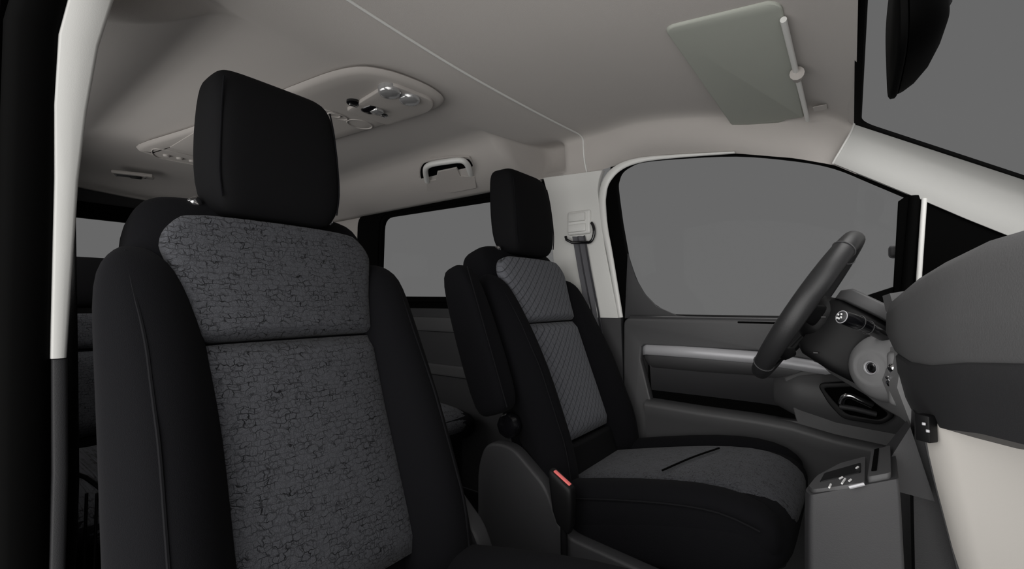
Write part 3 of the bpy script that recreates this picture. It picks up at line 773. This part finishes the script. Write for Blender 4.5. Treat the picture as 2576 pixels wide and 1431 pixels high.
# upper pad: centre to passenger's side
def pad(y, xr, zt, xm, zm, xb, zb):
    return [D(1.5, y, zt+.0), D(xr+.18, y, zt+.012), D(xr+.06, y, zt+.010), D(xr+.018, y, zt+.004), D(xr+.003, y, zt-.012), D(xr-.004, y, zt-.032), D(lerp(xr, xm, .5)-.008, y, lerp(zt, zm, .6)), D(xm, y, zm+.012), D(xm+.010, y, zm), D(1.5, y, zm)]
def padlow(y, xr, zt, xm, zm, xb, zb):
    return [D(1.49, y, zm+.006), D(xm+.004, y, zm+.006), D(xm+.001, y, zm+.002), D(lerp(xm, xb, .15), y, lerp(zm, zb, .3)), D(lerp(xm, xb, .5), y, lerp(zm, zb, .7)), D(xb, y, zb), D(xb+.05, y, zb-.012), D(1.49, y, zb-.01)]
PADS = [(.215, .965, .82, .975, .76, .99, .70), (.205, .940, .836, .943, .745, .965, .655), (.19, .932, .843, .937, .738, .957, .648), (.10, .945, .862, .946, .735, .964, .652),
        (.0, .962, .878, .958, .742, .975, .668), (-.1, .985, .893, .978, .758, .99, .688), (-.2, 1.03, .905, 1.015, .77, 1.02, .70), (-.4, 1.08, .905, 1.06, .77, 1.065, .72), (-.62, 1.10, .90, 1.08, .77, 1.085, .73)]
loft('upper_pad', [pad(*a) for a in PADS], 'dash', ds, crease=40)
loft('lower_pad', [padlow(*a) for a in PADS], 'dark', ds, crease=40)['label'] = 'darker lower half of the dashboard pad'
# small side cheek where the pad meets the instrument hood
loft('pad_cheek', [[D(*p) for p in r] for r in (
    [(.935, .222, .846), (.944, .222, .80), (.958, .225, .79), (.955, .225, .85)],
    [(.926, .248, .842), (.930, .252, .815), (.96, .26, .79), (.965, .26, .848)],
    [(.929, .262, .838), (.938, .27, .81), (.97, .28, .79), (.975, .28, .842)])], 'dash', ds, crease=30)
loft('pad_cheek', [[D(*p) for p in r] for r in (
    [(.945, .20, .79), (.945, .20, .68), (.97, .21, .67), (.97, .21, .79)],
    [(.940, .235, .785), (.941, .235, .72), (.97, .24, .70), (.975, .24, .785)],
    [(.955, .25, .77), (.955, .25, .74), (.97, .25, .73), (.98, .25, .77)])], 'black', ds, crease=30)
# instrument hood and driver's end of the dash top
def hood(y, x0, z0, x1, z1): return [D(x0, y, z0), D(x0+.03, y, z0+.006), D(x1, y, z1), D(1.45, y, z1-.005), D(1.45, y, .74), D(x0+.02, y, .74)]
loft('instrument_hood', [hood(.27, .965, .785, 1.12, .80), hood(.33, .94, .80, 1.1, .83), hood(.45, .94, .80, 1.1, .83), hood(.55, .955, .785, 1.12, .815), hood(.66, .985, .765, 1.15, .80)], 'knee', ds, crease=50)
# knee panel under it, driver's side
def kp(y, xt, zt, xm, zm, xb, zb): return [D(1.4, y, zt), D(xt+.02, y, zt), D(xt, y, zt-.01), D(xm, y, zm), D(xb, y, zb+.008), D(xb+.01, y, zb), D(1.4, y, zb)]
KP = [(.68, .85, .735, .822, .70, .812, .655), (.6, .87, .745, .84, .70, .832, .645), (.45, .90, .755, .885, .69, .900, .624), (.36, .925, .76, .90, .69, .915, .622), (.26, .935, .76, .92, .69, .943, .621), (.18, .945, .75, .938, .69, .955, .620)]
loft('knee_panel', [kp(*a) for a in KP], 'knee', ds, crease=50)
# boss round the ignition lock
ig = at(2195, 925, 'y', .27)
axd = Vector((-.62, -.78, .05)).normalized()
prof = [(.066, -.05), (.062, -.025), (.054, -.010), (.044, -.002), (.036, .003), (.030, .006), (.027, .0045), (.0245, .006), (.016, .004), (.013, .006), (.011, .005), (.0105, -.004), (.002, -.005)]
lathe('ignition_boss', prof, 'knee', ds, tuple(ig-Vector((1, 0, 0))), tuple(axd), 40, crease=60)
lathe('ignition_lock', [(.0095, -.006), (.0095, .003), (.006, .004), (.001, .003)], 'chrome', ds, tuple(ig-Vector((1, 0, 0))), tuple(axd), 24)['label'] = 'metal ignition lock'
tube('lock_ring', [ig-Vector((1, 0, 0))+axd*.004+(frame_of(axd)[0]*math.cos(2*PI*j/24)+frame_of(axd)[1]*math.sin(2*PI*j/24))*.0115 for j in range(24)], .0016, 'silver', ds, N=8, closed=True)
bmobj('key_slot', box_bm(tuple(ig-Vector((1, 0, 0))+axd*.0042), (.003, .0022, .008), 0), 'rubber', ds)
# switch block beside it
sb = at(2243, 945, 'y', .235)
bmobj('switch_block', box_bm(tuple(sb-Vector((.975, -.02, .005))), (.06, .06, .095), .010, 3), 'knee', ds)
for (px, py, r_) in ((2246, 926, .0075), (2241, 963, .0065), (2238, 950, .004)):
    c = at(px, py, 'y', .225)
    lathe('switch_button', [(r_, -.01), (r_, .003), (r_*.6, .006), (.0005, .0065)], 'chrome', ds, tuple(c-Vector((1.0, 0, 0))), (-.7, -.7, .1), 16)
# pale lower dash (glovebox side) with dark edge
def lp(y, pts): return [D(x, y, z) for x, z in pts]
LP = [(.075, [(.962, .668), (.966, .62), (.972, .58), (.985, .50), (1.01, .40), (1.03, .28), (1.2, .28), (1.2, .67)]),
      (.05, [(.957, .668), (.962, .62), (.968, .58), (.982, .50), (1.005, .40), (1.025, .28), (1.2, .28), (1.2, .67)]),
      (.02, [(.975, .69), (.985, .63), (.992, .585), (1.005, .50), (1.02, .40), (1.04, .28), (1.2, .28), (1.2, .69)]),
      (-.04, [(1.03, .70), (1.045, .64), (1.05, .585), (1.06, .50), (1.08, .40), (1.10, .28), (1.2, .28), (1.2, .70)]),
      (-.2, [(1.09, .72), (1.10, .64), (1.11, .59), (1.12, .50), (1.13, .40), (1.15, .28), (1.22, .28), (1.22, .72)]),
      (-.6, [(1.10, .74), (1.11, .66), (1.12, .60), (1.13, .50), (1.14, .40), (1.16, .28), (1.24, .28), (1.24, .74)])]
loft('glovebox_panel', [lp(y, p) for y, p in LP], 'lower_pale', ds, crease=50)['label'] = 'pale warm grey lower panel'
LE = [(.105, [(.964, .655), (.967, .62), (.974, .58), (.988, .50), (1.01, .40), (1.03, .28), (1.2, .28), (1.2, .65)]),
      (.078, [(.957, .662), (.962, .62), (.968, .58), (.982, .50), (1.0, .40), (1.02, .28), (1.2, .28), (1.2, .66)])]
loft('panel_edge_band', [lp(y, p) for y, p in LE], 'mid', ds, crease=50)
bmobj('switch_bank', box_bm(tuple(at(2330, 1076, 'y', .03)-Vector((1.0, 0, 0))), (.018, .016, .036), .002, 2, Matrix.Rotation(R(-38), 3, 'Z')), 'black', ds)
for k in range(2):
    c = at(2324+k*10, 1066+k*18, 'y', .018)
    bmobj('bank_switch', box_bm(tuple(c-Vector((1.0, 0, 0))), (.004, .002, .004), .0006, 1), 'silver', ds)
# centre stack below the pad, above the floor
loft('centre_stack', [[D(x, y, z) for x, z in ((.955, .66), (.95, .56), (.945, .10), (1.3, .10), (1.3, .66))] for y in (.18, .125)] , 'dark', ds, crease=40)
loft('stack_wing', [[D(*p) for p in r] for r in ([(.948, .17, .64), (.90, .165, .56), (.885, .16, .545), (.96, .16, .54)], [(.947, .10, .645), (.91, .09, .57), (.90, .08, .555), (.97, .09, .545)])], 'dark', ds)

# ---- gear console
gc = thing('gear_console', 'dark gear selector console with angled control plate below the dashboard', 'console', (.87, 0, .5))
def G(p): return p-Vector((.87, 0, .5))
PN = Vector((-.46, 0, 1)); P0 = Vector((.825, 0, .552))
def GQ(px, py, lift=0): return at_pl(px, py, P0+Vector((0, 0, lift)), PN)
tp = [GQ(*q) for q in ((2036, 1246), (2024, 1232), (2050, 1199), (2112, 1165), (2185, 1147), (2192, 1140), (2252, 1124), (2262, 1205), (2245, 1208))]
tp = [Vector(v) for v in tp]
def prism(name, loop, d0, d1_, m, parent, off=Vector((.87, 0, .5)), grow=0):
    c = sum(loop, Vector())/len(loop); out = []
    for d, k in ((d0, 1), (d1_-.002 if d1_ > d0 else d1_+.002, 1), (d1_, .985)):
        out.append([c+(v-c)*k+Vector((0, 0, d))-off for v in loop])
    return loft(name, out, m, parent, crease=35)
def rnd3(loop, r):
    q = rounded([(v.x, v.y) for v in loop], r, 3)
    return [Vector((p.x, p.y, P0.z + .46*(p.x-P0.x))) for p in q]
tpr = rnd3(tp, .006)
c = sum(tpr, Vector())/len(tpr); rings = []
for d, k in ((-.40, 1.10), (-.20, 1.08), (-.03, 1.02), (-.006, 1.0), (0, .985)):
    rings.append([Vector((c.x+(v.x-c.x)*k, c.y+(v.y-c.y)*k, (v.z+d if d > -.1 else lerp(v.z, P0.z, .6)+d)))-Vector((.87, 0, .5)) for v in tpr])
loft('console_body', rings, 'dark', gc, crease=40)
prism('control_plate', rnd3([GQ(*q) for q in ((2044, 1240), (2034, 1230), (2056, 1203), (2114, 1172), (2178, 1155), (2176, 1222), (2110, 1232))], .005), 0, .005, 'mid', gc)
prism('display_inlay', rnd3([GQ(*q) for q in ((2062, 1222), (2074, 1200), (2166, 1174), (2166, 1198))], .003), .005, .0065, 'black', gc)
prism('slot_surround', rnd3([GQ(*q) for q in ((2182, 1215), (2192, 1146), (2240, 1132), (2242, 1204))], .005), 0, .008, 'mid', gc)
prism('slot_cavity', rnd3([GQ(*q) for q in ((2192, 1200), (2200, 1144), (2212, 1141), (2206, 1199))], .002), .008, .0092, 'rubber', gc)
for k, (a_, b_) in enumerate((((2118, 1216), (2126, 1204)), ((2086, 1226), (2090, 1218)), ((2112, 1204), (2120, 1200)), ((2154, 1178), (2159, 1174)), ((2136, 1210), (2141, 1206)))):
    p, q2 = GQ(*a_, .007), GQ(*b_, .007)
    tube('plate_mark', [p-Vector((.87, 0, .5)), q2-Vector((.87, 0, .5))], .0014, 'engrave', gc, N=6)
tube('edge_accent', [GQ(2136, 1226, .004)-Vector((.87, 0, .5)), GQ(2174, 1217, .004)-Vector((.87, 0, .5))], .0022, 'silver', gc, N=6)

# ================================================================== ROOF FITTINGS
oc = thing('roof_console', 'long pale roof console with reading lamps and air vents running down the ceiling', 'roof console', (-.6, -.1, 1.42))
OO = Vector((-.6, -.1, 1.42))
zc2 = 1.394
outl = [(-1.262, -.09), (-1.285, -.20), (-1.255, -.285), (-1.18, -.325), (-.79, -.262), (-.30, -.213), (-.10, -.18), (-.03, -.12), (-.005, -.02), (-.012, .055), (-.04, .095), (-.10, .108), (-.30, .093), (-.55, .07), (-.9, .02)]
o2 = smooth_poly([Vector(p) for p in outl], 4)
cen = Vector((-.62, -.09)); rings = []
for z, off in ((1.432, -.028), (1.412, -.022), (1.410, -.003), (1.406, .0), (zc2+.004, -.006), (zc2, -.016), (zc2, -.05)):
    r_ = []
    for i, p in enumerate(o2):
        t = (o2[(i+1) % len(o2)]-o2[i-1]).normalized(); n = Vector((-t.y, t.x))
        if n.dot(cen-p) < 0: n = -n
        q_ = p + n*(-off); r_.append(Vector((q_.x, q_.y, z))-OO)
    rings.append(r_)
loft('console_shell', rings, 'console_trim', oc, crease=60)
# front lamp cluster
cl = rounded([(-.275, -.06), (-.045, -.085), (-.030, .05), (-.085, .085), (-.265, .075)], [.01, .03, .03, .03, .01])
plate('lamp_cluster', cl, [], lambda a, b, d: Vector((a, b, zc2-.003+d))-OO, .006, 'console_trim', oc, bev=.003)
for px, py in ((980, 232), (1030, 250)):
    c = at(px, py, 'z', zc2-.012)
    lathe('reading_lamp', [(.029, .012), (.030, .002), (.029, -.008), (.025, -.014), (.018, -.0165), (.002, -.0175)], 'lens', oc, tuple(c+Vector((0, 0, .006))-OO), (0, 0, 1), 32)
for px, py, r_ in ((889, 260, .017), (965, 287, .014)):
    c = at(px, py, 'z', zc2-.006)
    lathe('lamp_switch', [(r_*1.1, .006), (r_*1.1, 0), (r_*.9, -.003), (r_*.3, -.004)], 'gloss_black', oc, tuple(c-OO), (0, 0, 1), 24)
    bmobj('switch_ridge', box_bm(tuple(c-OO+Vector((0, 0, -.006))), (.004, r_*1.5, .005), .001, 1), 'chrome', oc)
c = at(932, 273, 'z', zc2-.006)
loft('map_light', [[c-OO+Vector((a, b, h)) for a, b in sq(3, .030*k, .022*k, 24)] for h, k in ((.006, 1), (0, 1), (-.006, .9), (-.010, .6))], 'gloss_black', oc)
loft('map_light_lens', [[c-OO+Vector((.014+a, .012+b, h)) for a, b in sq(4, .016*k, .016*k, 20)] for h, k in ((-.004, 1), (-.011, 1), (-.013, .85))], 'lens', oc)
# air vents and oval recess behind the cluster
for px, py in ((832, 285), (850, 292)):
    c = at(px, py, 'z', zc2)
    tube('air_vent', [c-OO+Vector((.018*math.cos(t), .03*math.sin(t), -.001)) for t in [2*PI*j/24 for j in range(24)]], .0025, 'console_trim', oc, N=8, closed=True)
c = at(905, 312, 'z', zc2)
tube('oval_rib', [c-OO+Vector((.032*math.cos(t), .04*math.sin(t), 0)) for t in [2*PI*j/32 for j in range(32)]], .0028, 'console_trim', oc, N=8, closed=True)
# rear control strip
rs = [(-1.245, -.26), (-1.255, -.20), (-1.235, -.10), (-1.16, -.09), (-1.13, -.17), (-1.14, -.285)]
tube('rear_panel_edge', smooth_poly([Vector((a, b, zc2-.001))-OO for a, b in rs], 5), .0022, 'console_trim', oc, N=8, closed=True)
for k in range(4):
    lathe('rear_knob', [(.012, .004), (.012, -.003), (.009, -.007), (.002, -.008)], 'console_trim', oc, (-1.20-OO.x, -.235+.042*k-OO.y, zc2-OO.z), (0, 0, 1), 20)
box('lid_panel', (-.95+.6, -.15+.1, zc2-.001-1.42), (.26, .22, .004), 'console_trim', oc, .002)

# rear dome lamp
ra = [at(x, y, 'z', 1.402) for x, y in ((280, 432), (300, 428), (405, 440), (398, 451), (290, 445))]
rl = thing('dome_lamp', 'small narrow rear ceiling lamp with dark switch, behind the roof console', 'lamp', tuple(sum(ra, Vector())/5))
c = Vector((sum(p.x for p in ra)/5, sum(p.y for p in ra)/5, 1.402))
rl.location = c
th_ = math.atan2((ra[2]-ra[1]).y, (ra[2]-ra[1]).x)
Lg = (ra[2]-ra[1]).length
rotz = Matrix.Rotation(th_, 3, 'Z')
bmobj('lamp_housing', box_bm((0, 0, 0), (Lg, .055, .016), .005, 2, rotz), 'console_trim', rl)
bmobj('lamp_diffuser', box_bm(tuple(rotz@Vector((-Lg*.15, 0, -.007))), (Lg*.5, .038, .008), .003, 2, rotz), 'dark', rl)
bmobj('lamp_switch', box_bm(tuple(rotz@Vector((.01, -.005, -.012))), (.04, .022, .010), .003, 2, rotz), 'black', rl)
bmobj('lamp_edge', box_bm(tuple(rotz@Vector((-Lg*.42, .0, -.008))), (.006, .045, .006), .001, 1, rotz), 'chrome', rl)
bmobj('lamp_edge', box_bm(tuple(rotz@Vector((Lg*.30, -.01, -.010))), (.006, .02, .005), .001, 1, rotz), 'chrome', rl)

# grab handle on the rear cant rail
gh = thing('grab_handle', 'pale plastic grab handle on the side of the ceiling above the rear side window', 'grab handle', (-.45, .52, 1.38))
GO = Vector((-.45, .52, 1.38))
nrm = Vector((0, -.45, -1)).normalized(); g0 = Vector((0, .50, 1.398-.012))
def GS(px, py, lift=0): return at_pl(px, py, g0+nrm*lift, nrm)-GO
def gplate(name, pts, l0, l1, m, n=4):
    lo = smooth_poly([GS(*p) for p in pts], n)
    return loft(name, [[v+nrm*l0 for v in lo], [v+nrm*(l1-.001) for v in lo], [lerp(v, sum(lo, Vector())/len(lo), .01)+nrm*l1 for v in lo]], m, gh, crease=35)
gplate('handle_base', [(1066, 488), (1054, 440), (1060, 412), (1085, 401), (1165, 393), (1187, 402), (1200, 440), (1204, 470)], -.006, .002, 'console_trim')
gplate('recess_shade', [(1070, 482), (1058, 440), (1063, 414), (1085, 405), (1165, 398), (1186, 407), (1195, 436), (1188, 440), (1130, 440), (1078, 450)], .002, .003, 'rubber')  # black sheet on the base, painted in for shade behind the grip
gplate('grip_backing', [(1076, 476), (1074, 452), (1098, 448), (1102, 428), (1150, 418), (1160, 438), (1196, 440), (1200, 468), (1140, 480)], .003, .010, 'console_trim', 1)
gp = [(1075, 456, .006), (1071, 438, .014), (1072, 422, .020), (1086, 413, .024), (1120, 407, .026), (1158, 403, .024), (1174, 412, .020), (1181, 428, .014), (1184, 438, .006)]
gp = [at_pl(x, y, g0+nrm*l, nrm)-GO for x, y, l in gp]
tube('grip', smooth_poly(gp, 4, False), .0115, 'pale_gloss', gh, N=14)['label'] = 'pale curved grip'

# sun visor on the driver's side
vs_ = thing('sun_visor', 'folded grey green sun visor lying against the ceiling above the driver', 'sun visor', (.70, .45, 1.37))
VO = Vector((.70, .45, 1.37))
def vz(x): return interp(x, ZT)-.012
vo = rounded([(.608, .06), (.612, .655), (.73, .668), (.742, .655), (.742, .645), (.785, .645), (.79, .30), (.795, .06)], [.02, .012, .008, .004, .003, .01, .01, .02])
plate('visor_panel', vo, [], lambda a, b, d: Vector((a, b, vz(a)+.004+d))-VO, .012, 'visor', vs_, bev=.005)
tube('visor_edge', [Vector((.609, y, vz(.609)-.003))-VO for y in (.08, .3, .5, .645)], .0022, 'console_trim', vs_, N=8)
tube('visor_rod', [Vector((.798, .10, vz(.798)-.012))-VO, Vector((.798, .645, vz(.798)-.012))-VO], .0055, 'pale_gloss', vs_, N=12)
tube('visor_arm', [Vector((.798, .36, vz(.79)-.014))-VO, Vector((.80, .32, vz(.79)-.020))-VO], [.010, .014], 'console_trim', vs_, N=12)
bmobj('visor_label', box_bm(tuple(Vector((.828, .60, interp(.828, ZT)-.004))-VO), (.03, .035, .002), .001, 1), 'headliner', vs_)

# interior mirror under the windscreen header
rm = thing('rear_view_mirror', 'black rear view mirror seen side on against the windscreen', 'mirror', (.95, 0, 1.2))
MO = Vector((.95, 0, 1.2))
rings = []
for x, k in ((.934, .96), (.936, 1.0), (.941, 1.0), (.943, .97)):
    rings.append([Vector((x, a*.115*k, 1.200+b*.066*k))-MO for a, b in sq(4, 1, 1, 32)])
loft('mirror_bezel', rings, 'rubber', rm)
rings = []
for x, k in ((.9445, .97), (.950, .95), (.962, .86), (.975, .68), (.985, .42), (.99, .2)):
    rings.append([Vector((x, a*.115*k, 1.200+.01*(1-k)+b*.066*k))-MO for a, b in sq(3.4, 1, 1, 32)])
loft('mirror_housing', rings, 'quarter', rm)
tube('mirror_arm', [Vector((.975, 0, 1.205))-MO, Vector((.985, 0, 1.222))-MO, Vector((.975, 0, 1.232))-MO], .011, 'black', rm, N=12)

# ================================================================== LIGHT, WORLD, CAMERA
w = bpy.data.worlds.new('World'); S.world = w; w.use_nodes = True
nt = w.node_tree; bg = nt.nodes['Background']
tc = nt.nodes.new('ShaderNodeTexCoord')
def dotn(v):
    n = nt.nodes.new('ShaderNodeVectorMath'); n.operation = 'DOT_PRODUCT'; n.inputs[1].default_value = Vector(v).normalized()
    nt.links.new(tc.outputs['Generated'], n.inputs[0]); return n
d1_ = dotn((.05, -.99, .03))  # bright zone behind the camera, unseen, added to light the cabin
d2_ = dotn((.0, .0, 1))  # overhead zone, also unseen, added to light the dash through the windscreen
mr = nt.nodes.new('ShaderNodeMapRange'); mr.interpolation_type = 'SMOOTHSTEP'
mr.inputs['From Min'].default_value = .18; mr.inputs['From Max'].default_value = .9
mr.inputs['To Min'].default_value = 0; mr.inputs['To Max'].default_value = 1
nt.links.new(d1_.outputs['Value'], mr.inputs['Value'])
mx = nt.nodes.new('ShaderNodeMixRGB')
mx.inputs['Color1'].default_value = (.133, .133, .133, 1)
mx.inputs['Color2'].default_value = (3.3, 3.25, 3.19, 1)
m2 = nt.nodes.new('ShaderNodeMapRange'); m2.interpolation_type = 'SMOOTHSTEP'
m2.inputs['From Min'].default_value = .62; m2.inputs['From Max'].default_value = .9
nt.links.new(d2_.outputs['Value'], m2.inputs['Value'])
mm = nt.nodes.new('ShaderNodeMath'); mm.operation = 'MAXIMUM'
nt.links.new(mr.outputs[0], mm.inputs[0]); nt.links.new(m2.outputs[0], mm.inputs[1])
nt.links.new(mm.outputs[0], mx.inputs['Fac']); nt.links.new(mx.outputs[0], bg.inputs['Color'])
bg.inputs['Strength'].default_value = 1.0

cd = bpy.data.cameras.new('camera'); cam = bpy.data.objects.new('camera', cd); COL.objects.link(cam)
cd.sensor_width = 36; cd.lens = 36*F/2576; cd.clip_start = .01; cd.clip_end = 100
m3 = Matrix((RT, UP, -FW)).transposed()
cam.matrix_world = Matrix.Translation(CAM) @ m3.to_4x4()
S.camera = cam
S.view_settings.view_transform = 'Standard'; S.view_settings.look = 'None'
S.view_settings.exposure = 0; S.view_settings.gamma = 1
